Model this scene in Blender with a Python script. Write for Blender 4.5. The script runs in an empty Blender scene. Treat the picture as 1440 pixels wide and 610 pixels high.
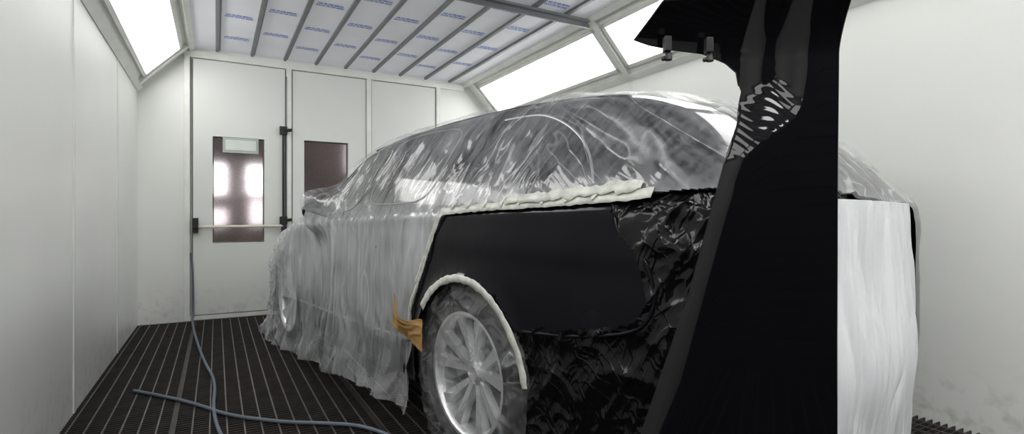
import bpy, bmesh, math, random
import numpy as np
from mathutils import Vector, Matrix
random.seed(4); rng=np.random.default_rng(4)
D=bpy.data; S=bpy.context.scene
COL=S.collection
# ------------------------------------------------------------------ helpers
def link(o,parent=None):
    COL.objects.link(o)
    if parent: o.parent=parent
    return o
def empty(name,loc=(0,0,0),rz=0):
    e=D.objects.new(name,None); e.location=loc; e.rotation_euler=(0,0,rz); e.empty_display_size=.2
    return link(e)
def mesh(name,verts,faces,mat=None,parent=None,smooth=False,mats=None,fmat=None):
    me=D.meshes.new(name); me.from_pydata([tuple(map(float,v)) for v in verts],[],[tuple(map(int,f)) for f in faces]); me.update()
    if mats:
        for m in mats: me.materials.append(m)
        if fmat is not None: me.polygons.foreach_set('material_index',np.array(fmat,dtype=np.int32))
    elif mat: me.materials.append(mat)
    if smooth: me.polygons.foreach_set('use_smooth',[True]*len(me.polygons))
    return link(D.objects.new(name,me),parent)
class MB:
    def __init__(s): s.v=[]; s.f=[]; s.m=[]
    def add(s,v,f,mi=0):
        o=len(s.v); s.v+=[tuple(p) for p in v]; s.f+=[tuple(i+o for i in q) for q in f]; s.m+=[mi]*len(f)
    def box(s,x0,x1,y0,y1,z0,z1,mi=0):
        s.add([(x0,y0,z0),(x1,y0,z0),(x1,y1,z0),(x0,y1,z0),(x0,y0,z1),(x1,y0,z1),(x1,y1,z1),(x0,y1,z1)],
              [(0,3,2,1),(4,5,6,7),(0,1,5,4),(1,2,6,5),(2,3,7,6),(3,0,4,7)],mi)
    def cyl(s,p0,p1,r,n=16,mi=0,r1=None):
        p0=Vector(p0);p1=Vector(p1);d=(p1-p0).normalized(); r1=r if r1 is None else r1
        a=d.orthogonal().normalized(); b=d.cross(a)
        v=[];
        for k in range(n):
            c=a*math.cos(2*math.pi*k/n)+b*math.sin(2*math.pi*k/n)
            v.append(p0+c*r); v.append(p1+c*r1)
        f=[(2*k,2*((k+1)%n),2*((k+1)%n)+1,2*k+1) for k in range(n)]
        f.append(tuple(2*k for k in range(n))[::-1]); f.append(tuple(2*k+1 for k in range(n)))
        s.add(v,f,mi)
    def obj(s,name,mats,parent=None,smooth=False,bevel=0):
        o=mesh(name,s.v,s.f,None,parent,smooth,mats,s.m)
        if bevel:
            b=o.modifiers.new('bevel','BEVEL'); b.width=bevel; b.segments=2; b.limit_method='ANGLE'
        return o
def tube(name,pts,r,mat,parent=None,cyclic=False):
    c=D.curves.new(name,'CURVE'); c.dimensions='3D'; c.bevel_depth=r; c.bevel_resolution=4; c.resolution_u=10
    sp=c.splines.new('NURBS'); sp.points.add(len(pts)-1)
    for i,p in enumerate(pts): sp.points[i].co=(*map(float,p),1)
    sp.use_endpoint_u=not cyclic; sp.use_cyclic_u=cyclic; sp.order_u=3
    c.materials.append(mat)
    return link(D.objects.new(name,c),parent)
# ------------------------------------------------------------------ materials
class NT:
    def __init__(s,name):
        s.mat=D.materials.new(name); s.mat.use_nodes=True; s.t=s.mat.node_tree; s.n=s.t.nodes; s.n.clear()
        s.out=s.n.new('ShaderNodeOutputMaterial')
    def new(s,t,**kw):
        n=s.n.new(t)
        for k,v in kw.items():
            if k in n.inputs: 
                n.inputs[k].default_value=v
            else: setattr(n,k,v)
        return n
    def l(s,a,b): s.t.links.new(a,b)
    def coord(s,scale=(1,1,1),rot=None,loc=(0,0,0)):
        tc=s.new('ShaderNodeTexCoord'); src=tc.outputs['Object']
        if rot:
            m0=s.new('ShaderNodeMapping'); m0.inputs['Rotation'].default_value=rot; s.l(src,m0.inputs['Vector']); src=m0.outputs['Vector']
        mp=s.new('ShaderNodeMapping'); mp.inputs['Scale'].default_value=scale; mp.inputs['Location'].default_value=loc
        s.l(src,mp.inputs['Vector']); return mp.outputs['Vector']
    def noise(s,vec,scale=1,detail=4,dist=0,rough=.5):
        n=s.new('ShaderNodeTexNoise'); n.inputs['Scale'].default_value=scale; n.inputs['Detail'].default_value=detail
        n.inputs['Distortion'].default_value=dist; n.inputs['Roughness'].default_value=rough
        s.l(vec,n.inputs['Vector']); return n.outputs['Fac']
    def math(s,op,a,b=None,clamp=False):
        n=s.new('ShaderNodeMath',operation=op); n.use_clamp=clamp
        for i,x in enumerate((a,b)):
            if x is None: continue
            if isinstance(x,(int,float)): n.inputs[i].default_value=x
            else: s.l(x,n.inputs[i])
        return n.outputs[0]
    def ridge(s,fac,sharp=6):
        d=s.math('ABSOLUTE',s.math('SUBTRACT',fac,.5)); d=s.math('MULTIPLY',d,sharp)
        return s.math('SUBTRACT',1,d,True)
    def lerp(s,f,a,b):
        return s.math('ADD',s.math('MULTIPLY',a,s.math('SUBTRACT',1,f)),s.math('MULTIPLY',b,f))
    def maprange(s,x,a,b,c,d):
        n=s.new('ShaderNodeMapRange'); n.inputs[1].default_value=a;n.inputs[2].default_value=b;n.inputs[3].default_value=c;n.inputs[4].default_value=d
        s.l(x,n.inputs[0]); return n.outputs[0]
    def ramp(s,x,stops):
        n=s.new('ShaderNodeValToRGB'); e=n.color_ramp.elements
        while len(e)<len(stops): e.new(.5)
        for i,(p,c) in enumerate(stops): e[i].position=p; e[i].color=(*c,1)
        s.l(x,n.inputs[0]); return n.outputs[0]
    def bsdf(s,color=(.5,.5,.5),rough=.5,metal=0,spec=.5,**kw):
        b=s.new('ShaderNodeBsdfPrincipled')
        if isinstance(color,tuple): b.inputs['Base Color'].default_value=(*color,1)
        else: s.l(color,b.inputs['Base Color'])
        if isinstance(rough,(int,float)): b.inputs['Roughness'].default_value=rough
        else: s.l(rough,b.inputs['Roughness'])
        b.inputs['Metallic'].default_value=metal; b.inputs['Specular IOR Level'].default_value=spec
        for k,v in kw.items(): b.inputs[k.replace('_',' ')].default_value=v
        return b
    def bump(s,h,strength,dist,b):
        n=s.new('ShaderNodeBump'); n.inputs['Strength'].default_value=strength; n.inputs['Distance'].default_value=dist
        s.l(h,n.inputs['Height']); s.l(n.outputs[0],b.inputs['Normal']); return n
    def done(s,sh): s.l(sh,s.out.inputs['Surface']); return s.mat
def simple(name,color,rough=.5,metal=0,spec=.5,var=.06,nscale=6,bump=0,bs=60,**kw):
    t=NT(name); v=t.coord(); n=t.noise(v,nscale,5)
    lo=tuple(c*(1-var) for c in color); hi=tuple(min(1,c*(1+var)) for c in color)
    b=t.bsdf(t.ramp(n,[(.3,lo),(.7,hi)]),rough,metal,spec,**kw)
    if bump: t.bump(t.noise(v,bs,3),bump,.002,b)
    return t.done(b.outputs[0])
def emis(name,color,st):
    t=NT(name); v=t.coord(); n=t.noise(v,3,2)
    e=t.new('ShaderNodeEmission'); t.l(t.ramp(n,[(.2,tuple(c*.96 for c in color)),(.8,color)]),e.inputs[0]); e.inputs[1].default_value=st
    return t.done(e.outputs[0])

def wall_mat(name,base):
    t=NT(name); v=t.coord(); n=t.noise(v,1.3,6); g=t.noise(v,14,6,.4)
    c=t.ramp(n,[(.3,tuple(x*.95 for x in base)),(.7,base)])
    sc=t.new('ShaderNodeSeparateXYZ'); tc=t.new('ShaderNodeTexCoord'); t.l(tc.outputs['Object'],sc.inputs[0])
    low=t.maprange(sc.outputs[2],.0,.4,1,0); gr=t.math('MULTIPLY',t.maprange(g,.5,.75,0,1),low,True)
    mx=t.new('ShaderNodeMix',data_type='RGBA'); t.l(t.math('MULTIPLY',gr,.5),mx.inputs[0]); t.l(c,mx.inputs[6]); mx.inputs[7].default_value=(.35,.31,.25,1)
    b=t.bsdf(mx.outputs[2],.38,0,.4); t.bump(g,.05,.003,b)
    return t.done(b.outputs[0])
M_wall=wall_mat('booth_wall_enamel',(.87,.88,.85))
M_door=wall_mat('door_enamel',(.79,.81,.775))
M_trim=simple('white_trim',(.80,.81,.77),.35)
M_seam=simple('rubber_seal',(.14,.14,.13),.7)
M_black=simple('black_plastic_hardware',(.015,.015,.016),.35)
M_steel=simple('galvanised_steel',(.20,.21,.22),.45,.5)
M_bar=simple('cream_push_bar',(.72,.68,.58),.4)
M_grate=simple('grating_steel',(.042,.036,.034),.5,.4,var=.3,nscale=9)
M_grateb=simple('grating_rod_steel',(.13,.12,.113),.4,.5,var=.25,nscale=9)
M_pit=simple('pit_dark',(.006,.006,.006),.9)
M_light=emis('light_box_diffuser',(1,1,.98),4.2)
M_clight=emis('added_fill_lamp_glow',(1,1,.98),12)  # glow of the added lamps, strong enough to whiten the fender highlight
M_dark=simple('dark_shutter',(.03,.03,.032),.6)
M_hose=simple('hose_rubber',(.12,.145,.18),.45)
M_ink=simple('blue_print_ink',(.02,.14,.55),.6)
M_paper=simple('paper_label',(.72,.76,.72),.6)
M_brown=simple('brown_back_room',(.30,.25,.23),.8,var=.5,nscale=3)
t=NT('ceiling_filter_fabric'); v=t.coord((1,1,1)); n=t.noise(v,1.2,4); f=t.noise(v,90,2)
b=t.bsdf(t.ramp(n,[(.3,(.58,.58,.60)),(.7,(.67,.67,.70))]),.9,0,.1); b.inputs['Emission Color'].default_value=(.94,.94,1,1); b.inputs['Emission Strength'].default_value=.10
t.bump(f,.15,.004,b); M_ceil=t.done(b.outputs[0])
t=NT('window_glass'); v=t.coord(); n=t.noise(v,5,6,.5); g=t.noise(v,90,5)
b=t.bsdf(t.ramp(g,[(.3,(.42,.38,.38)),(.7,(.97,.93,.94))]),.38,0,.4,Transmission_Weight=1.0,IOR=1.3); t.bump(g,.3,.004,b); M_glass=t.done(b.outputs[0])
t=NT('black_car_paint'); v=t.coord(); n=t.noise(v,3,3)
b=t.bsdf(t.ramp(n,[(.3,(.003,.003,.005)),(.7,(.005,.005,.008))]),.18,0,.08,Coat_Weight=.3,Coat_Roughness=.03,Coat_IOR=1.4)
t.bump(n,.28,.035,b); M_paint=t.done(b.outputs[0])
M_fpaint=simple('fender_black_paint',(.003,.003,.004),.10,0,.06,Coat_Weight=.5,Coat_Roughness=.03)
M_cglass=simple('tinted_car_glass',(.008,.009,.012),.06,0,.4)
M_chrome=simple('window_trim_chrome',(.7,.7,.72),.2,1)
M_rubber=simple('tyre_rubber',(.02,.02,.02),.75,bump=.3)
M_rim=simple('alloy_rim',(.74,.74,.76),.28,.6)
M_under=simple('underbody_black',(.006,.006,.006),.9)
# translucent masking film: long soft folds, fine vertical streaks, sparse creases
def film_mat(name,lowop,hiop,z0=1.02,z1=1.24,low=((6,6,.6),(0,.06,0)),high=((8,4,.8),(0,.35,0)),rear=((9,4,1.0),(0,-.95,0)),streak=.25,col=(.82,.83,.86),rough=.30,bs=.45,gloss=.07,glo=.5,bigk=.4,cr=1.0,sill=0,crmask=0,lowgl=0):
    t=NT(name)
    tc=t.new('ShaderNodeTexCoord'); sx=t.new('ShaderNodeSeparateXYZ'); t.l(tc.outputs['Object'],sx.inputs[0])
    f=t.maprange(sx.outputs[2],z0,z1,0,1); r_=t.maprange(sx.outputs[0],-.15,-.55,0,1)
    def folds(spec,k,sh,d,ds):
        sc,rot=spec; return t.ridge(t.noise(t.coord(tuple(x*k for x in sc),rot,(k,k*2,0)),1,d,ds),sh)
    def mix3(k,sh,d,ds,sh2=None):
        return t.lerp(f,folds(low,k,sh,d,ds),t.lerp(r_,folds(high,k,sh2 or sh,d,ds),folds(rear,k,sh2 or sh,d,ds)))
    A=mix3(1,4,1,.4); B=mix3(2.6,5,1,.5); C=mix3(1.1,38,1,.9)
    fine=t.lerp(f,t.noise(t.coord((40,40,1.3),(0,.05,0)),1,2,.3),t.noise(t.coord((46,20,2.0),(0,.35,0)),1,2,.3))
    msk=t.maprange(t.noise(t.coord((2.0,2.0,2.0)),1,2),.44,.60,0,1)
    msk=t.math('ADD',msk,t.math('ADD',t.math('MULTIPLY',r_,.6),crmask),True)
    C=t.math('MULTIPLY',t.math('MULTIPLY',C,msk),cr)
    big=t.noise(t.coord((1.6,1.6,1.1)),1,3,.4)
    h=t.math('ADD',t.math('MULTIPLY',A,.8),t.math('ADD',t.math('MULTIPLY',B,.22),t.math('ADD',t.math('MULTIPLY',C,.30),t.math('MULTIPLY',fine,.10))))
    base=t.maprange(f,0,1,lowop,hiop)
    if sill: base=t.math('SUBTRACT',base,t.maprange(sx.outputs[2],.62,.40,0,sill))
    st=t.math('ADD',t.math('MULTIPLY',A,.4),t.math('ADD',t.math('MULTIPLY',B,.25),t.math('MULTIPLY',C,1.0)))
    st=t.math('ADD',st,t.math('MULTIPLY',t.math('SUBTRACT',fine,.5),1.1))
    op=t.math('ADD',base,t.math('MULTIPLY',st,streak))
    op=t.math('ADD',op,t.math('MULTIPLY',t.math('SUBTRACT',big,.5),bigk),True)
    op=t.math('MAXIMUM',t.math('MINIMUM',op,.95),.03)
    b=t.bsdf(col,rough,0,.5); t.bump(h,bs,.012,b)
    tr=t.new('ShaderNodeBsdfTransparent'); mx=t.new('ShaderNodeMixShader'); t.l(op,mx.inputs[0]); t.l(tr.outputs[0],mx.inputs[1]); t.l(b.outputs[0],mx.inputs[2])
    g=t.new('ShaderNodeBsdfGlossy'); g.inputs['Roughness'].default_value=.10
    bn=t.new('ShaderNodeBump'); bn.inputs['Strength'].default_value=glo; bn.inputs['Distance'].default_value=.014; t.l(h,bn.inputs['Height']); t.l(bn.outputs[0],g.inputs['Normal'])
    m2=t.new('ShaderNodeMixShader'); m2.inputs[0].default_value=gloss
    if lowgl: t.l(t.maprange(f,0,1,lowgl,gloss),m2.inputs[0])
    t.l(mx.outputs[0],m2.inputs[1]); t.l(g.outputs[0],m2.inputs[2])
    return t.done(m2.outputs[0])
M_film=film_mat('masking_film',.37,.0,sill=.22,lowgl=.12,streak=.25,bigk=.5)
M_tfilm=film_mat('milky_masking_film',.85,.8,streak=.15)
W_=((5,5,4),(0,.5,0))
M_wfilm=film_mat('wheel_masking_film',.0,.0,low=W_,high=W_,rear=W_,z0=2,z1=3,streak=.20,gloss=.06,bigk=.2,crmask=.7)
t=NT('black_masking_plastic'); a=t.ridge(t.noise(t.coord((4,4,3),(0,.5,0)),1,2,1.0),8); c=t.noise(t.coord((2.5,2.5,2.5)),1,2,1); d=t.ridge(t.noise(t.coord((10,10,5),(0,-.6,0)),1,1,1.0),20); e=t.ridge(t.noise(t.coord((15,15,5),(0,.4,0)),1,1,1.2),12)
b=t.bsdf((.003,.003,.0035),.19,0,.3); t.bump(t.math('ADD',t.math('ADD',a,t.math('MULTIPLY',t.math('ADD',d,e),.22)),c),.42,.02,b); M_bfilm=t.done(b.outputs[0])
t=NT('masking_tape'); v=t.coord((30,30,30)); n=t.noise(v,1,5)
b=t.bsdf(t.ramp(n,[(.35,(.50,.51,.47)),(.65,(.70,.70,.64))]),.45,0,.5); t.bump(n,.5,.004,b); M_tape=t.done(b.outputs[0])
t=NT('brown_masking_paper'); v=t.coord((8,8,8)); n=t.noise(v,1,6,.5)
b=t.bsdf(t.ramp(n,[(.3,(.30,.17,.055)),(.7,(.48,.29,.11))]),.7,0,.3); t.bump(n,.5,.01,b); M_kraft=t.done(b.outputs[0])

# ------------------------------------------------------------------ room
XL,XR,YB,YF,H=-.70,3.40,6.57,-2.6,2.90
CW,CH=.45,.47
def slab_holes(mb,x0,x1,z0,z1,y0,y1,holes,mi=0):
    xs=sorted({x0,x1,*[h[0] for h in holes],*[h[1] for h in holes]}); zs=sorted({z0,z1,*[h[2] for h in holes],*[h[3] for h in holes]})
    for i in range(len(xs)-1):
        for j in range(len(zs)-1):
            cx=(xs[i]+xs[i+1])/2; cz=(zs[j]+zs[j+1])/2
            if any(h[0]<cx<h[1] and h[2]<cz<h[3] for h in holes): continue
            mb.box(xs[i],xs[i+1],y0,y1,zs[j],zs[j+1],mi)
W1=(-.035,.47,.82,1.97); W2=(.89,1.39,.82,1.99)
mb=MB(); slab_holes(mb,XL-.1,XR+.1,-.3,H+.1,YB,YB+.08,[W1,W2]); mb.obj('wall_back',[M_wall])
mb=MB(); mb.box(XL-.1,XL,YF,YB,-.3,H+.1); mb.obj('wall_left',[M_wall])
mb=MB(); mb.box(XR,XR+.1,YF,YB,-.3,H+.1); mb.obj('wall_right',[M_wall])
mb=MB(); mb.box(XL-.1,XR+.1,YF-.1,YF,-.3,H+.1)
for k in range(24): mb.box(XL,XR,YF,YF+.012,.04+k*.115,.13+k*.115,0)
mb.obj('wall_front',[M_dark])
def door(name,x0,x1,win=None,ztop=2.78):
    mb=MB(); slab_holes(mb,x0,x1,.06,ztop,YB-.035,YB-.001,[win] if win else [])
    mb.box(x0-.012,x0-.003,YB-.03,YB-.001,.05,ztop,1); mb.box(x1+.003,x1+.012,YB-.03,YB-.001,.05,ztop,1)
    return mb.obj(name,[M_door,M_seam],bevel=0)
door('door_1',-.215,.685,W1); door('door_2',.765,1.60,W2); door('door_3',1.67,2.50,None)
mb=MB()
for x in (-.27,.725,1.635,2.54): mb.box(x-.028,x+.028,YB-.055,YB,0,2.80)
mb.box(-.30,2.9,YB-.055,YB,2.79,2.86); mb.box(-.30,2.9,YB-.03,YB,0,.05)
mb.obj('trim_1',[M_trim],bevel=.006)
for i,w in enumerate((W1,W2)):
    mb=MB(); mb.box(w[0]+.001,w[1]-.001,YB+.020,YB+.028,w[2]+.001,w[3]-.001,0)
    e=.012
    for (a,b,c,d) in ((w[0]+.001,w[0]+e,w[2],w[3]),(w[1]-e,w[1]-.001,w[2],w[3]),(w[0]+e,w[1]-e,w[2]+.001,w[2]+e),(w[0]+e,w[1]-e,w[3]-e,w[3]-.001)):
        mb.box(a,b,YB+.004,YB+.03,c,d,1)
    mb.obj('window_%d'%(i+1),[M_glass,M_seam])
mb=MB(); mb.box(.06,.41,YB-.05,YB-.046,1.80,1.965,0); mb.box(.085,.385,YB-.0535,YB-.051,1.83,1.94,1)
mb.obj('door_sign',[simple('sign_frame',(.45,.50,.46),.5),M_paper])
mb=MB(); y0,y1=YB+.09,YB+1.5
mb.box(-.8,2.3,y1,y1+.05,.0,2.6,0); mb.box(-.85,-.8,y0,y1,.0,2.6,0); mb.box(2.3,2.35,y0,y1,.0,2.6,0); mb.box(-.8,2.3,y0,y1,2.6,2.65,0); mb.box(-.8,2.3,y0,y1,-.05,.0,0)
for x,z,w,h,mi in ((.0,1.56,.20,.36,1),(.45,1.56,.22,.36,1),(.02,1.10,.18,.2,2),(.45,1.16,.17,.3,2),(1.75,1.9,.4,.4,2)):  # added glowing boxes, standing in for bright reflections in the panes
    mb.box(x-w/2,x+w/2,y0+.65,y0+.68,z-h/2,z+h/2,mi)
mb.obj('adjacent_room',[M_brown,emis('added_blob_glow',(1,.97,1),2.8),emis('added_blob_glow_dim',(1,.93,.95),1.5)])  # shell of the adjacent room plus the added glowing boxes
r=empty('panic_bar'); mb=MB(); y=YB-.10
mb.cyl((-.17,y,.995),(.66,y,1.0),.016,16,1)
for x in (-.19,.665):
    mb.box(x-.025,x+.025,YB-.115,YB-.035,.93,1.06,0)
mb.box(-.215,-.165,y-.04,y+.03,.98,1.09,0)
mb.cyl((.665,YB-.06,1.0),(.665,YB-.06,2.09),.013,12,0)
for z in (1.06,2.08):
    mb.box(.625,.705,YB-.09,YB-.036,z-.045,z+.045,0); mb.cyl((.66,YB-.08,z),(.75,YB-.08,z+.01),.018,12,0)
mb.cyl((.70,YB-.05,.9),(.70,YB-.05,2.7),.008,8,2)
mb.obj('bar_parts',[M_black,M_bar,M_steel],r,bevel=.004)
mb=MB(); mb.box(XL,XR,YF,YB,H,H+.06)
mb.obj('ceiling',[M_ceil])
r=empty('ceiling_grid'); mb=MB()
for k in range(9):
    x=.01+.335*k
    mb.box(x-.016,x+.016,YF,YB-.06,H-.028,H-.001); mb.box(x+.016,x+.030,YF,YB-.06,H-.008,H-.001)
mb.obj('rails',[M_steel],r)
mb=MB(); yb=3.85
mb.box(XL+CW,XR-CW,yb-.05,yb+.05,H-.05,H-.03); mb.box(XL+CW,XR-CW,yb-.006,yb+.006,H-.09,H-.05)
mb.obj('cross_beam',[M_steel],r)
for i,y in enumerate((-.55,-1.45)):  # unseen lamp strips added behind the camera for fender highlight and fill
    r=empty('added_fill_lamp'); mb=MB()
    for k in range(5):
        x=.25+.5*k; mb.box(x,x+.46,y-.16,y+.16,H-.075,H-.03,0); mb.box(x+.02,x+.44,y-.14,y+.14,H-.08,H-.075,1)
    mb.obj('added_lamp_housing',[M_trim,M_clight],r)
txt=['AIR FILTER MEDIA','ROOF FILTER 600G']
r=empty('filter_printing')
for k in range(8):
    for j in range(6):
        y=6.0-.66*j-(k%2)*.3
        if y<2.6: continue
        c=D.curves.new('print','FONT'); c.body=txt[0]+'\n'+txt[1]; c.size=.048; c.align_x='CENTER'; c.offset=.0015; c.materials.append(M_ink); c.space_line=1.0; c.resolution_u=2
        o=D.objects.new('print_%d_%d'%(k,j),c); o.location=(.18+.335*k,y,H-.003); o.rotation_euler=(math.pi,0,0); o.scale=(.56,1,1); link(o,r)
def chamfer(name,side):
    X0=(XR-CW) if side>0 else (XL+CW); X1=XR if side>0 else XL
    P=lambda a,y,d=0:(X0+(X1-X0)*a-side*d*.70,y,H-CH*a-d*.70)
    r=empty(name); mb=MB()
    def slab(a0,a1,y0,y1,d0,d1,mi):
        v=[P(a0,y0,d0),P(a1,y0,d0),P(a1,y1,d0),P(a0,y1,d0),P(a0,y0,d1),P(a1,y0,d1),P(a1,y1,d1),P(a0,y1,d1)]
        mb.add(v,[(0,3,2,1),(4,5,6,7),(0,1,5,4),(1,2,6,5),(2,3,7,6),(3,0,4,7)],mi)
    slab(0,1,YF,YB,0,.004,0)
    edges=[YF+.1,-1.0,.65,2.25,3.80,6.35]
    for i in range(len(edges)-1):
        a,b=edges[i]+.09,edges[i+1]-.09
        slab(.20,.82,a,b,.004,.012,1)
        slab(.15,.20,a-.04,b+.04,.004,.03,0); slab(.82,.87,a-.04,b+.04,.004,.03,0)
        slab(.15,.87,a-.04,a,.004,.03,0); slab(.15,.87,b,b+.04,.004,.03,0)
    for e in edges: slab(0,1,e-.03,e+.03,.004,.045,0)
    slab(-.04,.05,YF,YB,0,.05,0); slab(.96,1.05,YF,YB,-.005,.04,0)
    mb.obj(name+'_frame',[M_trim,M_light],r)
chamfer('light_bank',1); chamfer('light_bank.001',-1)
mb=MB()
for y in (-1,.65,2.25,3.8,5.3):
    mb.box(XL,XL+.006,y-.02,y+.02,0,H-CH,0); mb.box(XR-.006,XR,y-.02,y+.02,0,H-CH,0)
mb.obj('trim_2',[M_trim])
mb=MB(); mb.box(XL,XR,YF,YB,-.30,-.26,0)
y=YF+.02
while y<YB-.01: mb.box(XL,XR,y-.003,y+.003,-.03,-.001,1); y+=.034
x=XL+.03
while x<XR: mb.box(x-.0036,x+.0036,YF,YB,-.012,0,2); x+=.08
x=XL+.5
while x<XR: mb.box(x-.012,x+.012,YF,YB,-.04,.0005,1); x+=.95
mb.obj('floor',[M_pit,M_grate,M_grateb])

# ------------------------------------------------------------------ numeric noise
def vn(x,y,seed=0):
    x=np.asarray(x,float); y=np.asarray(y,float)
    xi=np.floor(x); yi=np.floor(y); fx=x-xi; fy=y-yi; fx=fx*fx*fx*(fx*(fx*6-15)+10); fy=fy*fy*fy*(fy*(fy*6-15)+10)
    def g(a,b,dx,dy):
        q=np.sin(a*127.1+b*311.7+seed*74.7)*43758.5453; th=(q-np.floor(q))*2*np.pi; return np.cos(th)*dx+np.sin(th)*dy
    n=(g(xi,yi,x-xi,y-yi)*(1-fx)+g(xi+1,yi,x-xi-1,y-yi)*fx)*(1-fy)+(g(xi,yi+1,x-xi,y-yi-1)*(1-fx)+g(xi+1,yi+1,x-xi-1,y-yi-1)*fx)*fy
    return np.clip(.5+n*.75,0,1)
def fbm(x,y,seed=0,o=3):
    r=0;a=.5
    for i in range(o): r=r+a*vn(x*2**i,y*2**i,seed+i*7); a*=.5
    return r/(1-.5**o)
def rid(x,y,seed=0,p=2,o=1):
    n=fbm(x,y,seed,o); return np.clip(1-np.abs(n-.5)*4,0,1)**p
def pchip(xs,ys,x):
    xs=np.array(xs,float); ys=np.array(ys,float); h=np.diff(xs); d=np.diff(ys)/h; m=np.zeros(len(xs))
    for i in range(1,len(xs)-1):
        if d[i-1]*d[i]>0:
            w1=2*h[i]+h[i-1]; w2=h[i]+2*h[i-1]; m[i]=(w1+w2)/(w1/d[i-1]+w2/d[i])
    m[0]=d[0]; m[-1]=d[-1]
    x=np.clip(np.asarray(x,float),xs[0],xs[-1]); i=np.clip(np.searchsorted(xs,x)-1,0,len(h)-1); t=(x-xs[i])/h[i]
    return (2*t**3-3*t**2+1)*ys[i]+(t**3-2*t**2+t)*h[i]*m[i]+(-2*t**3+3*t**2)*ys[i+1]+(t**3-t**2)*h[i]*m[i+1]
# ------------------------------------------------------------------ car
ang=math.atan2(.99,-.154)
car=empty('car',(1.895,2.228,0),ang)
ST=np.array([
[-1.15,1.17,.60,1.15,.68,1.10,.70,.62],
[-1.08,1.27,.62,1.23,.79,1.14,.81,.76],
[-.95,1.42,.62,1.37,.865,1.15,.885,.85],
[-.75,1.555,.62,1.50,.905,1.15,.93,.90],
[-.55,1.62,.63,1.56,.925,1.145,.955,.93],
[-.2,1.67,.64,1.60,.935,1.14,.965,.95],
[.3,1.69,.65,1.62,.935,1.13,.96,.95],
[1.0,1.69,.65,1.62,.93,1.11,.95,.94],
[1.7,1.63,.63,1.57,.93,1.09,.95,.94],
[2.1,1.54,.62,1.46,.93,1.075,.95,.94],
[2.4,1.41,.62,1.33,.925,1.06,.95,.94],
[2.7,1.23,.66,1.17,.915,1.03,.95,.94],
[2.95,1.08,.70,1.05,.90,.97,.95,.94],
[3.3,.98,.68,.95,.86,.90,.92,.90],
[3.6,.86,.62,.83,.77,.79,.84,.82],
[3.76,.68,.5,.66,.62,.62,.70,.68],
[3.80,.58,.4,.56,.5,.52,.56,.54]])
def params(s): return [pchip(ST[:,0],ST[:,k],s) for k in range(1,8)]
def section(s,n,film=False,skirt=None):
    zt,wr,zr,wb,zb,wm,ws=[float(a) for a in params(s)]
    t=[0,.6*wr,wr,(wr+wb)/2+.018,wb,wb+.018,wm,wm-.004]; z=[zt,zt-.018,zr,(zr+zb)/2+.01,zb,zb-.05,zb-(zb-.5)*.55,.5]
    if film: 
        zb2,fl=skirt(s); t+=[ws+fl*.3,ws+fl]; z+=[.5+(zb2-.5)*.55,zb2]
    else: t+=[ws,ws-.05]; z+=[.3,.2]
    idx=np.arange(len(t)); q=np.linspace(0,len(t)-1,n)
    return pchip(idx,t,q),pchip(idx,z,q),q
def tsurf(s,z):
    t,zz,q=section(s,200); m=q>=1.5; return float(np.interp(-z,-zz[m],t[m]))
def grid(ss,n,film=False,skirt=None):
    T=np.zeros((len(ss),n));Z=T.copy()
    for i,s in enumerate(ss): T[i],Z[i],q=section(s,n,film,skirt)
    T=np.concatenate([-T[:,::-1],T[:,1:]],1); Z=np.concatenate([Z[:,::-1],Z[:,1:]],1); Q=np.concatenate([-q[::-1],q[1:]])
    X=np.repeat(ss[:,None],T.shape[1],1); return X,T,Z,np.repeat(Q[None,:],len(ss),0)
def gnorm(X,T,Z):
    P=np.stack([X,T,Z],-1); a=np.gradient(P,axis=0); b=np.gradient(P,axis=1); n=np.cross(a,b); n/=np.linalg.norm(n,axis=-1,keepdims=True)+1e-9
    c=np.stack([X*0,T,Z-.8],-1); sg=np.sign((n*c).sum(-1,keepdims=True)); sg[sg==0]=1; return n*sg
def gridmesh(name,P,keep,mat,mats=None,mid=None,cap0=False,cap1=False,parent=car):
    ni,nj=P.shape[:2]
    flat=P.reshape(-1,3); idx=-np.ones(ni*nj,int); 
    ki,kj=np.where(keep); a=ki*nj+kj; quads=np.stack([a,a+nj,a+nj+1,a+1],1)
    extra=[]
    if cap0: extra.append(tuple(range(nj)))
    if cap1: extra.append(tuple((ni-1)*nj+k for k in range(nj))[::-1])
    u=np.unique(np.concatenate([quads.ravel()]+[np.array(e) for e in extra])); idx[u]=np.arange(len(u))
    F=[tuple(q) for q in idx[quads]]+[tuple(idx[list(e)]) for e in extra]
    fm=None
    if mats: fm=list(mid[ki,kj])+[0]*len(extra)
    return mesh(name,flat[u],F,mat,parent,True,mats,fm)
def cc(A): return (A[:-1,:-1]+A[1:,:-1]+A[:-1,1:]+A[1:,1:])/4
topline=lambda s:np.interp(s,[-1.15,-.75,.22,.4],[1.19,1.165,1.13,1.12])
doorline=lambda z:np.interp(z,[.0,.3,.62,1.13,1.2],[.45,.50,.53,.217,.17])
rearedge=lambda z:np.interp(z,[.70,.76,.84,1.0,1.06,1.15,1.2],[-.80,-.87,-.92,-.88,-.79,-.76,-.76])
botedge=lambda s:np.interp(s,[-.92,-.87,-.6,-.3,.0],[.80,.75,.69,.665,.66])
AR=.445; AC=(.03,.39); FC=(2.92,.39)
def snap(X,Z,T,centre,R):
    d=np.hypot(X-centre[0],Z-centre[1]); near=(np.abs(d-R)<.016)&(np.abs(T)>.5)
    k=R/np.maximum(d,1e-6); return np.where(near,centre[0]+(X-centre[0])*k,X),np.where(near,centre[1]+(Z-centre[1])*k,Z)
ss=np.linspace(-1.15,3.80,440); X,T,Z,Q=grid(ss,125)
cx,cz,ct,cq=cc(X),cc(Z),cc(T),cc(Q)
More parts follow.
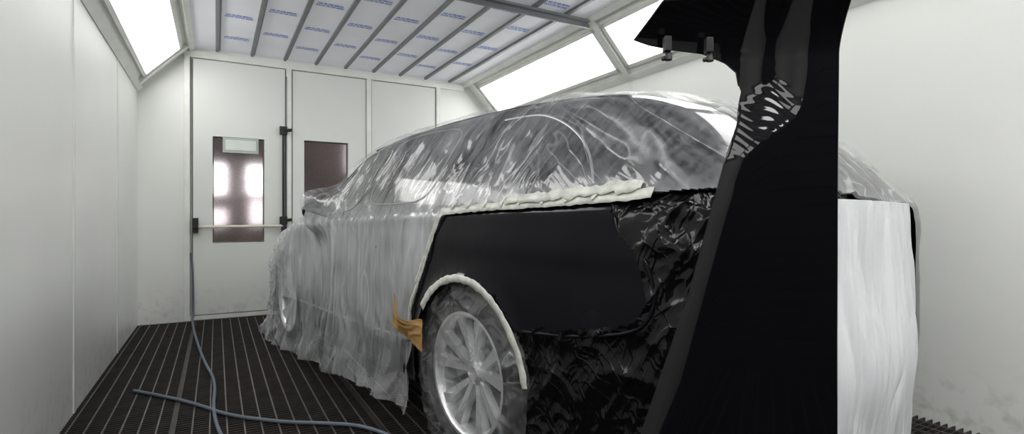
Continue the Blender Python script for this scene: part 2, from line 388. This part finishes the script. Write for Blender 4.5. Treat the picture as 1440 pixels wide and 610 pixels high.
inarch=((np.hypot(cx-AC[0],cz-AC[1])<AR)|(np.hypot(cx-FC[0],cz-FC[1])<AR-.01))&(np.abs(ct)>.5)
blackzone=(ct>0)&(cz<topline(cx))&(cx<-.25)&~((cx>rearedge(cz))&(cz>botedge(cx)))
keep=~inarch&~blackzone
X2,Z2=snap(X,Z,T,AC,AR)
d=np.hypot(X2-AC[0],Z2-AC[1]); flare=.018*np.exp(-((d-AR)/.035)**2)*(np.abs(T)>.5)
crease=.007*np.exp(-((Z2-(1.00+.02*X2))/.05)**2)*(np.abs(T)>.6)
T2=T+np.sign(T)*(flare+crease)
aq=np.abs(cq)
glass=(((aq>2.12)&(aq<3.85)&(cx>-.70)&(cx<2.25))|((aq<1.9)&(cx<-.6)&(cx>-1.1))|((aq<1.95)&(cx>1.85)&(cx<2.85)))
for p in (.35,1.28): glass&=~((aq>2)&(np.abs(cx-p-.10*(cz-1.4))<.035))
gridmesh('body_shell',np.stack([X2,T2,Z2],-1),keep,None,[M_paint,M_cglass],glass.astype(int),False,True)
def edgept(s,z,off=0): return (s,tsurf(s,z)+off,z)
pe=[(-.76,1.155),(-.78,1.07),(-.83,1.02),(-.88,.985),(-.915,.90),(-.92,.84),(-.90,.785),(-.86,.745),(-.75,.715),(-.6,.69),(-.45,.675),(-.30,.665)]
tube('panel_edge',[edgept(s,z,-.002) for s,z in pe],.007,M_paint,car)
def ring(name,pts,r=.006,mat=None,cyc=True):
    tube(name,[edgept(s,z,.003) for s,z in pts],r,mat or M_chrome,car,cyc)
ring('rear_quarter_window_trim',[(.05,1.55),(-.1,1.55),(-.25,1.53),(-.45,1.44),(-.60,1.32),(-.66,1.21)],.006,M_chrome,False)
ring('rear_door_window_trim',[(.45,1.18),(.42,1.40),(.37,1.56),(.7,1.585),(1.15,1.58),(1.2,1.4),(1.25,1.17),(.8,1.175)],.004,M_steel)
ring('front_door_window_trim',[(1.37,1.15),(1.33,1.4),(1.3,1.57),(1.7,1.53),(2.0,1.38),(2.2,1.2),(2.22,1.12),(1.8,1.13)],.004,M_steel)
ring('sill_trim',[(.55,.47),(1.2,.45),(1.9,.44),(2.45,.44)],.008,M_steel,False)
tube('roof_rail',[edgept(s,z,.008) for s,z in [(-.6,1.555),(-.5,1.59),(.0,1.62),(.8,1.64),(1.5,1.61),(1.7,1.575)]],.010,M_under,car)
for n_,s_ in (('door_handle',.95),('door_handle_front',1.95)):
    tube(n_,[edgept(s_-.1,.93,-.004),edgept(s_-.07,.93,.006),edgept(s_+.07,.93,.006),edgept(s_+.1,.93,-.004)],.008,M_paint,car)
mb=MB(); mb.box(-1.0,-.55,-.6,.6,.3,.95); mb.box(-.55,.55,-.55,.55,.3,.9); mb.box(.55,2.4,-.85,.85,.25,.9); mb.box(2.4,3.45,-.55,.55,.25,.85)
for c_ in (AC,FC):
    for sd in (1,-1):
        n=28; v=[];f=[]
        for k in range(n+1):
            a=math.pi*(-.12+1.24*k/n); co,si=math.cos(a)*.45,math.sin(a)*.45
            v+= [(c_[0]+co,sd*.56,c_[1]+si),(c_[0]+co,sd*.93,c_[1]+si)]
        f=[(2*k,2*k+2,2*k+3,2*k+1) for k in range(n)]; f.append(tuple(2*k for k in range(n+1))); mb.add(v,f)
mb.obj('underbody',[M_under],car)
def lathe(prof,n=72):
    v=[];f=[];m=len(prof)
    for k in range(n):
        a=2*math.pi*k/n
        for r_,y_ in prof: v.append((r_*math.cos(a),y_,r_*math.sin(a)))
    for k in range(n):
        for j in range(m-1):
            f.append((k*m+j,k*m+j+1,((k+1)%n)*m+j+1,((k+1)%n)*m+j))
    return v,f
def wheel(name,s,t,sd):
    R=.39; mb=MB()
    v,f=lathe([(.272,-.11),(.30,-.125),(.35,-.125),(.378,-.11),(.388,-.085),(.39,0),(.388,.085),(.378,.108),(.35,.124),(.31,.128),(.272,.112)]); mb.add(v,f,0)
    v,f=lathe([(.285,-.11),(.262,-.10),(.25,0),(.25,.07),(.256,.10),(.270,.118),(.284,.118),(.275,.102)]); mb.add(v,f,1)
    v,f=lathe([(0,.072),(.03,.075),(.036,.07),(.05,.068),(.07,.055),(.075,.02),(.07,-.02)],40); mb.add(v,f,1)
    v,f=lathe([(.0,-.03),(.17,-.03),(.17,-.01),(.0,-.01)],48); mb.add(v,f,2)
    v,f=lathe([(.0,-.1),(.25,-.1)],48); mb.add(v,f,3)
    for k in range(5):
        for o in (-.20,.20):
            a=2*math.pi*k/5+.32; a0=a+o*.9; a1=a+o*1.35
            c0=Vector((math.cos(a0)*.055,0,math.sin(a0)*.055)); c1=Vector((math.cos(a1)*.262,0,math.sin(a1)*.262))
            dr=(c1-c0).normalized(); pr=Vector((-dr.z,0,dr.x)); vv=[]
            for c_,w,yf in ((c0,.016,.066),(c0.lerp(c1,.5),.024,.086),(c1,.036,.102)):
                for q,yy in ((-1,yf-.035),(-.75,yf),(.75,yf),(1,yf-.035)):
                    p=c_+pr*w*q; vv.append((p.x,yy,p.z))
            ff=[]
            for j in range(2):
                for i in range(3): ff.append((j*4+i,j*4+i+1,j*4+i+5,j*4+i+4))
            mb.add(vv,ff,1)
    for k in range(5):
        a=2*math.pi*(k+.5)/5+.32; c_=(math.cos(a)*.048,.05,math.sin(a)*.048); mb.cyl(c_,(c_[0],.068,c_[2]),.008,8,2)
    o=mb.obj(name,[M_rubber,M_rim,M_steel,M_under],car,True)
    o.location=(s,t*sd,R); o.rotation_euler=(0,0,0 if sd>0 else math.pi)
    m=o.modifiers.new('e','EDGE_SPLIT'); m.split_angle=math.radians(40)
wheel('wheel_rear_left',.09,.80,1); wheel('wheel_rear_right',.09,.80,-1); wheel('wheel_front_left',2.92,.80,1); wheel('wheel_front_right',2.92,.80,-1)
bm=bmesh.new(); bmesh.ops.create_uvsphere(bm,u_segments=32,v_segments=20,radius=1)
for v_ in bm.verts:
    x_,y_,z_=v_.co; v_.co=Vector((x_*.06*(1 if x_>0 else .55),y_*.10,z_*.075))+Vector((1.88,1.0,1.14))
me=D.meshes.new('wing_mirror'); bm.to_mesh(me); bm.free(); me.materials.append(M_paint); me.polygons.foreach_set('use_smooth',[True]*len(me.polygons)); link(D.objects.new('wing_mirror',me),car)
# --- translucent masking film
def skirt(s):
    return float(np.interp(s,[-1.15,.3,.6,1.3,2.1,2.9,3.8],[.3,.13,.11,.09,.04,.012,.02])), float(np.interp(s,[-1.15,.4,1,2,3,3.8],[.0,.02,.03,.05,.06,.08]))
ss=np.linspace(-1.15,3.80,760); X,T,Z,Q=grid(ss,210,True,skirt)
N=gnorm(X,T,Z); arc=Z+np.abs(T)*.5; aQ=np.abs(Q); sg=np.sign(T)
warp=fbm(X*1.5,arc*1.5,3)*.5
low=np.clip((1.12-Z)/.2,0,1); up=1-low
amp=.35+.65*fbm(X*1.3,Z*1.3,91,2)*1.4
dl=(rid(X*5+warp*5+Z*.5,Z*.7,11,1.3)*.018+rid(X*12+warp*8,Z*1.4,12,1.3)*.006)*amp
du=rid((X+.35*Z)*4+warp*3,(Z-.35*X)*.7+sg*9,13,1.5)*.010+rid((X-.9*Z)*6+warp*5,(Z+.9*X)*.7,14,2)*.006
fold=np.clip((.6-Z)/.5,0,1)
disp=.012+low*dl+up*du+fold*(fbm(X*4+warp*4,Z*1.2,21)-.45)*.18+fold*rid(X*9+Z*2,Z*2.2,23,1.5)*.02+(fbm(X*2.5,arc*2.5,31)-.5)*.02
front=np.clip((X-2.6)/.7,0,1); disp+=front*(rid(X*6+T*6,Z*4+X*2,22,2)*.022+rid(X*11-Z*9+T*9,Z*8+X*4,24,2)*.012)
mir=.21*np.exp(-((X-1.88)/.13)**2-((Z-1.14)/.13)**2)*(T>0)
disp=disp+mir
dist=np.minimum(np.where(X<.3,np.abs(Z-topline(X)),9),np.where(Z>.5,np.abs(X-doorline(Z)),9)); tight=np.clip(dist/.10,0,1); tight=tight*tight*(3-2*tight)
disp=np.where(T>0,.004+(disp-.004)*tight,disp)
P=np.stack([X,T,Z],-1)+N*disp[...,None]
P[...,2]=np.maximum(P[...,2],.004+.02*rid(X*9,T*9,5))
P[...,2]+=np.clip(aQ-8.2,0,1)*.12*(fbm(X*3.3,X*0+.5,78)-.35)*np.clip((2.6-X)/1.0,0,1)
cx,cz,ct,cq=cc(X),cc(Z),cc(T),cc(Q)
cut=(ct>0)&(cz<topline(cx))&(cx<doorline(cz))
cut|=(ct>0)&(cz<topline(cx))&(cx<-.9)
gridmesh('masking_film',P,~cut,M_film,cap1=True)
# --- film over rear wheel
a=np.linspace(0,1,110); th=np.linspace(0,2*math.pi,240); A,TH=np.meshgrid(a,th,indexing='ij')
R_=A*.450; FX=AC[0]+.02+R_*np.cos(TH); FZ=.40+R_*np.sin(TH)
FT=.940+.010*np.cos(A*3)-.05*np.clip(A-.8,0,1)*(FZ>.4)+rid(FX*4+FZ*2,FZ*4,41,1.5)*.02+rid(FX*9+FZ*6,FZ*8-FX*3,42,2)*.012+rid(FX*17-FZ*6,FZ*15+FX*3,43,2)*.004+.05*np.clip(.2-FZ,0,1)
FZ=np.maximum(FZ,.006+.01*A)
gridmesh('wheel_masking_film',np.stack([FX,FT,FZ],-1),np.ones((109,239),bool),M_wfilm)
# --- black masking plastic round the left rear corner, down to the floor
def skirt2(s): return .008, float(np.interp(s,[-1.15,-.6,-.25],[.12,.10,.06]))
ss=np.linspace(-1.15,-.1,230); X,T,Z,Q=grid(ss,260,True,skirt2); N=gnorm(X,T,Z)
dd=-.022+rid(X*3+Z*2,Z*3-X*2,51,1.5)*.022+rid(X*7+Z*3,Z*4+X*4,52,2)*.010+rid(X*14+Z*9,Z*9,53,2)*.003+(fbm(X*3,Z*3,54)-.5)*.04
P=np.stack([X,T,Z],-1)+N*dd[...,None]; P[...,2]=np.maximum(P[...,2],.006)
cx,cz,ct,cq=cc(X),cc(Z),cc(T),cc(Q)
inpan=(cx>rearedge(cz)+.02)&(cz>botedge(cx)+.02)
arch=np.hypot(cx-AC[0],cz-AC[1])<AR-.01
kp=(ct>0)&(cz<topline(cx)+.01)&~inpan&~arch&(cx<-.22)
gridmesh('black_masking_plastic',P,kp,M_bfilm)
t_=np.linspace(-1,1,160); z_=np.linspace(0,1,130); TT,ZZ=np.meshgrid(t_,z_,indexing='ij')
zz=.01+ZZ*1.15; ww=np.interp(zz,[0,.3,.5,.9,1.16],[.68,.66,.70,.70,.62]); 
xx=-1.15-.06*(1-TT**2)-.04*np.exp(-((zz-.55)/.25)**2)*(1-TT**4)+rid(TT*5,zz*1.2,61,2)*.02+rid(TT*12,zz*2,62,2)*.008
gridmesh('tail_masking_film',np.stack([xx,TT*ww,zz],-1),np.ones((159,129),bool),M_tfilm)
# --- tape strips
def ribbon(name,pts,w,off=.02,n=160,rag=.25,seed=1):
    pts=np.array(pts,float); L=np.r_[0,np.cumsum(np.hypot(*np.diff(pts,axis=0).T))]; u=np.linspace(0,L[-1],n)
    s=pchip(L,pts[:,0],u); z=pchip(L,pts[:,1],u)
    ds=np.gradient(s); dz=np.gradient(z); l=np.hypot(ds,dz); ns,nz=-dz/l,ds/l
    w0=w*(1+rag*(vn(u*30,u*0+.5,seed)-.5)*4); w1=w*(1+rag*(vn(u*35,u*0+5.5,seed+3)-.5)*4)
    V=[];F=[]
    for i in range(n):
        for k,ww in ((-1,w0[i]),(0,0),(1,w1[i])):
            a,b=s[i]+ns[i]*ww*k*.5,z[i]+nz[i]*ww*k*.5
            V.append((a,tsurf(max(a,-1.14),b)+off+.003*float(vn(u[i]*40,k*3.+.5,seed+9)),b))
    for i in range(n-1):
        for k in range(2): F.append((3*i+k,3*i+k+1,3*i+k+4,3*i+k+3))
    o=mesh(name,V,F,M_tape,car,True); m=o.modifiers.new('s','SOLIDIFY'); m.thickness=.001
ribbon('tape_top',[(.245,1.124),(0,1.137),(-.3,1.147),(-.6,1.157),(-.80,1.166),(-.90,1.175)],.034,.014,rag=.10)
ribbon('tape_top_loose',[(-.25,1.164),(-.45,1.174),(-.65,1.187),(-.86,1.200)],.036,.022,rag=.35,seed=8)
for k in range(8):
    s0=.15-.12*k; z0=1.15+.02*k/7; ribbon('tape_tab_%d'%k,[(s0,z0-.012),(s0-.012,z0+.008),(s0-.016,z0+.026)],.026,.020,12,.3,k)
ribbon('tape_door',[(.215,1.14),(.32,.96),(.43,.78),(.53,.62),(.54,.52)],.024,.014,rag=.10,seed=5)
ribbon('tape_door_inner',[(.25,1.10),(.35,.93),(.45,.78)],.012,.016,rag=.2,seed=6)
an=np.linspace(math.radians(38),math.radians(170),14)[::-1]
ribbon('tape_arch',[(AC[0]+(AR-.002)*math.cos(a),AC[1]+(AR-.002)*math.sin(a)) for a in an],.036,.021,220,.12,7)
# --- brown masking paper, folded into a pouch
u=np.linspace(0,1,60); w=np.linspace(0,1,60); U,W_=np.meshgrid(u,w,indexing='ij')
def bil(a,b,c,d): return a*(1-U)*(1-W_)+b*U*(1-W_)+c*(1-U)*W_+d*U*W_
bs_=bil(.55,.30,.58,.30); bz=bil(.72,.62,.56,.465)-.06*(1-W_)*np.sin(U*math.pi)**1.5
bt=1.035-.02*U+.030*(1-W_)*np.sin(U*math.pi)+.014*np.exp(-((U-.40+.2*W_)/.15)**2)+.006*rid(U*3,W_*3,71,1)
o=gridmesh('brown_masking_paper',np.stack([bs_,bt,bz],-1),np.ones((59,59),bool),M_kraft)
m=o.modifiers.new('s','SOLIDIFY'); m.thickness=.0015

# ------------------------------------------------------------------ foreground fender on a stand
cy=math.radians(-29.2)
fa,fb=.40,.90
fen=empty('car_fender',(.873*fa+.487*fb,-.487*fa+.873*fb,0),cy)
Lz=[.55,.733,.855,.961,1.106,1.191,1.263,1.324,1.360,1.378,1.394,1.402,1.412,1.422,1.455,1.485,1.517,1.578,1.62]
La=[-.228,-.175,-.134,-.098,-.058,-.034,-.004,.010,.004,-.015,-.055,-.105,-.150,-.178,-.152,-.13,-.11,-.061,-.02]
Rz=[.55,.9,1.2,1.47,1.62]; Ra=[.158,.158,.159,.162,.16]
zs=np.concatenate([np.linspace(.55,1.20,80),np.linspace(1.203,1.36,90),np.linspace(1.362,1.425,50),np.linspace(1.427,1.62,50)]); u=np.linspace(0,1,130)
ZZ,UU=np.meshgrid(zs,u,indexing='ij'); Lm=np.interp(ZZ,Lz,La); Rm=np.interp(ZZ,Rz,Ra); AA=Lm+(Rm-Lm)*UU
e=AA-np.interp(ZZ,[.55,1.106,1.30,1.34,1.62],[-.24,-.07,.0,.01,.03])
dep=.02*np.exp(-np.maximum(e,0)/.02)+.15*np.maximum(-e,0)
dep+=.03*np.maximum(AA+.02,0)
k=ZZ-(1.272+.60*(AA-.03))
sp=lambda x,w: w*np.logaddexp(0,x/w)
ramp_=.34*(sp(k+.042,.006)-sp(k-.042,.006))
side=1/(1+np.exp((AA-.088)/.008))
dep+=ramp_*side
dep-=.045*np.clip((ZZ-1.38)/.1,0,1)**1.5
dep+=.00022*np.sin(ZZ*330+AA*220+2*np.sin(AA*90))*np.exp(-(k/.05)**2)*side
o=gridmesh('fender_skin',np.stack([AA,dep,ZZ],-1),np.ones((len(zs)-1,129),bool),M_fpaint,parent=fen)
m=o.modifiers.new('s','SOLIDIFY'); m.thickness=.006; m.offset=1
mb=MB()
for a_,z_ in ((-.130,1.396),(-.058,1.394)):
    mb.box(a_-.006,a_+.006,.01,.026,z_-.010,z_+.016); mb.cyl((a_+.002,.02,z_-.006),(a_+.003,.02,z_-.024),.0045,10,0,.007); mb.cyl((a_+.003,.02,z_-.018),(a_-.009,.02,z_-.022),.004,8)
mb.obj('fender_clips',[M_black],fen,bevel=.002)
mb=MB()
for x_ in (.06,.13):
    mb.cyl((x_,.14,0.02),(x_,.14,1.28),.012,14); mb.cyl((x_,-.1,.02),(x_,.35,.02),.012,14); mb.cyl((x_,.14,1.2),(x_,.02,1.2),.009,10); mb.cyl((x_,.14,.7),(x_,.02,.7),.009,10)
mb.cyl((.06,.14,.5),(.13,.14,.5),.012,12); mb.cyl((.06,.14,1.27),(.13,.14,1.27),.012,12)
mb.obj('stand',[M_black],fen,True)

# ------------------------------------------------------------------ hoses
tube('air_hose',[(-.235,YB-.05,.72),(-.22,YB-.06,.60),(-.215,YB-.05,.4),(-.21,YB-.06,.12),(-.22,YB-.15,.02),(-.20,6.1,.012),(-.15,5.4,.012),(-.08,4.6,.012),(.0,4.0,.012),(-.02,3.4,.012),(.03,2.9,.012),(.12,2.4,.012)],.010,M_hose)
tube('air_hose.001',[(-.45,4.05,.012),(-.25,3.8,.012),(-.08,3.55,.012),(.05,3.3,.012),(.3,3.05,.012),(.5,2.92,.012),(.66,2.8,.012),(.78,2.55,.012),(.76,2.2,.012),(.5,1.9,.012)],.010,M_hose)

# ------------------------------------------------------------------ world / camera
w=D.worlds.new('world'); S.world=w; w.use_nodes=True; w.node_tree.nodes['Background'].inputs[0].default_value=(.5,.52,.55,1); w.node_tree.nodes['Background'].inputs[1].default_value=.1
cam=D.cameras.new('camera'); co=D.objects.new('camera',cam); link(co); co.location=(0,0,1.1); co.rotation_euler=(math.radians(90),0,math.radians(-29.2))
cam.sensor_width=36; cam.lens=744/1440*36; cam.clip_start=.02
S.camera=co
S.view_settings.view_transform='Standard'; S.view_settings.exposure=.70
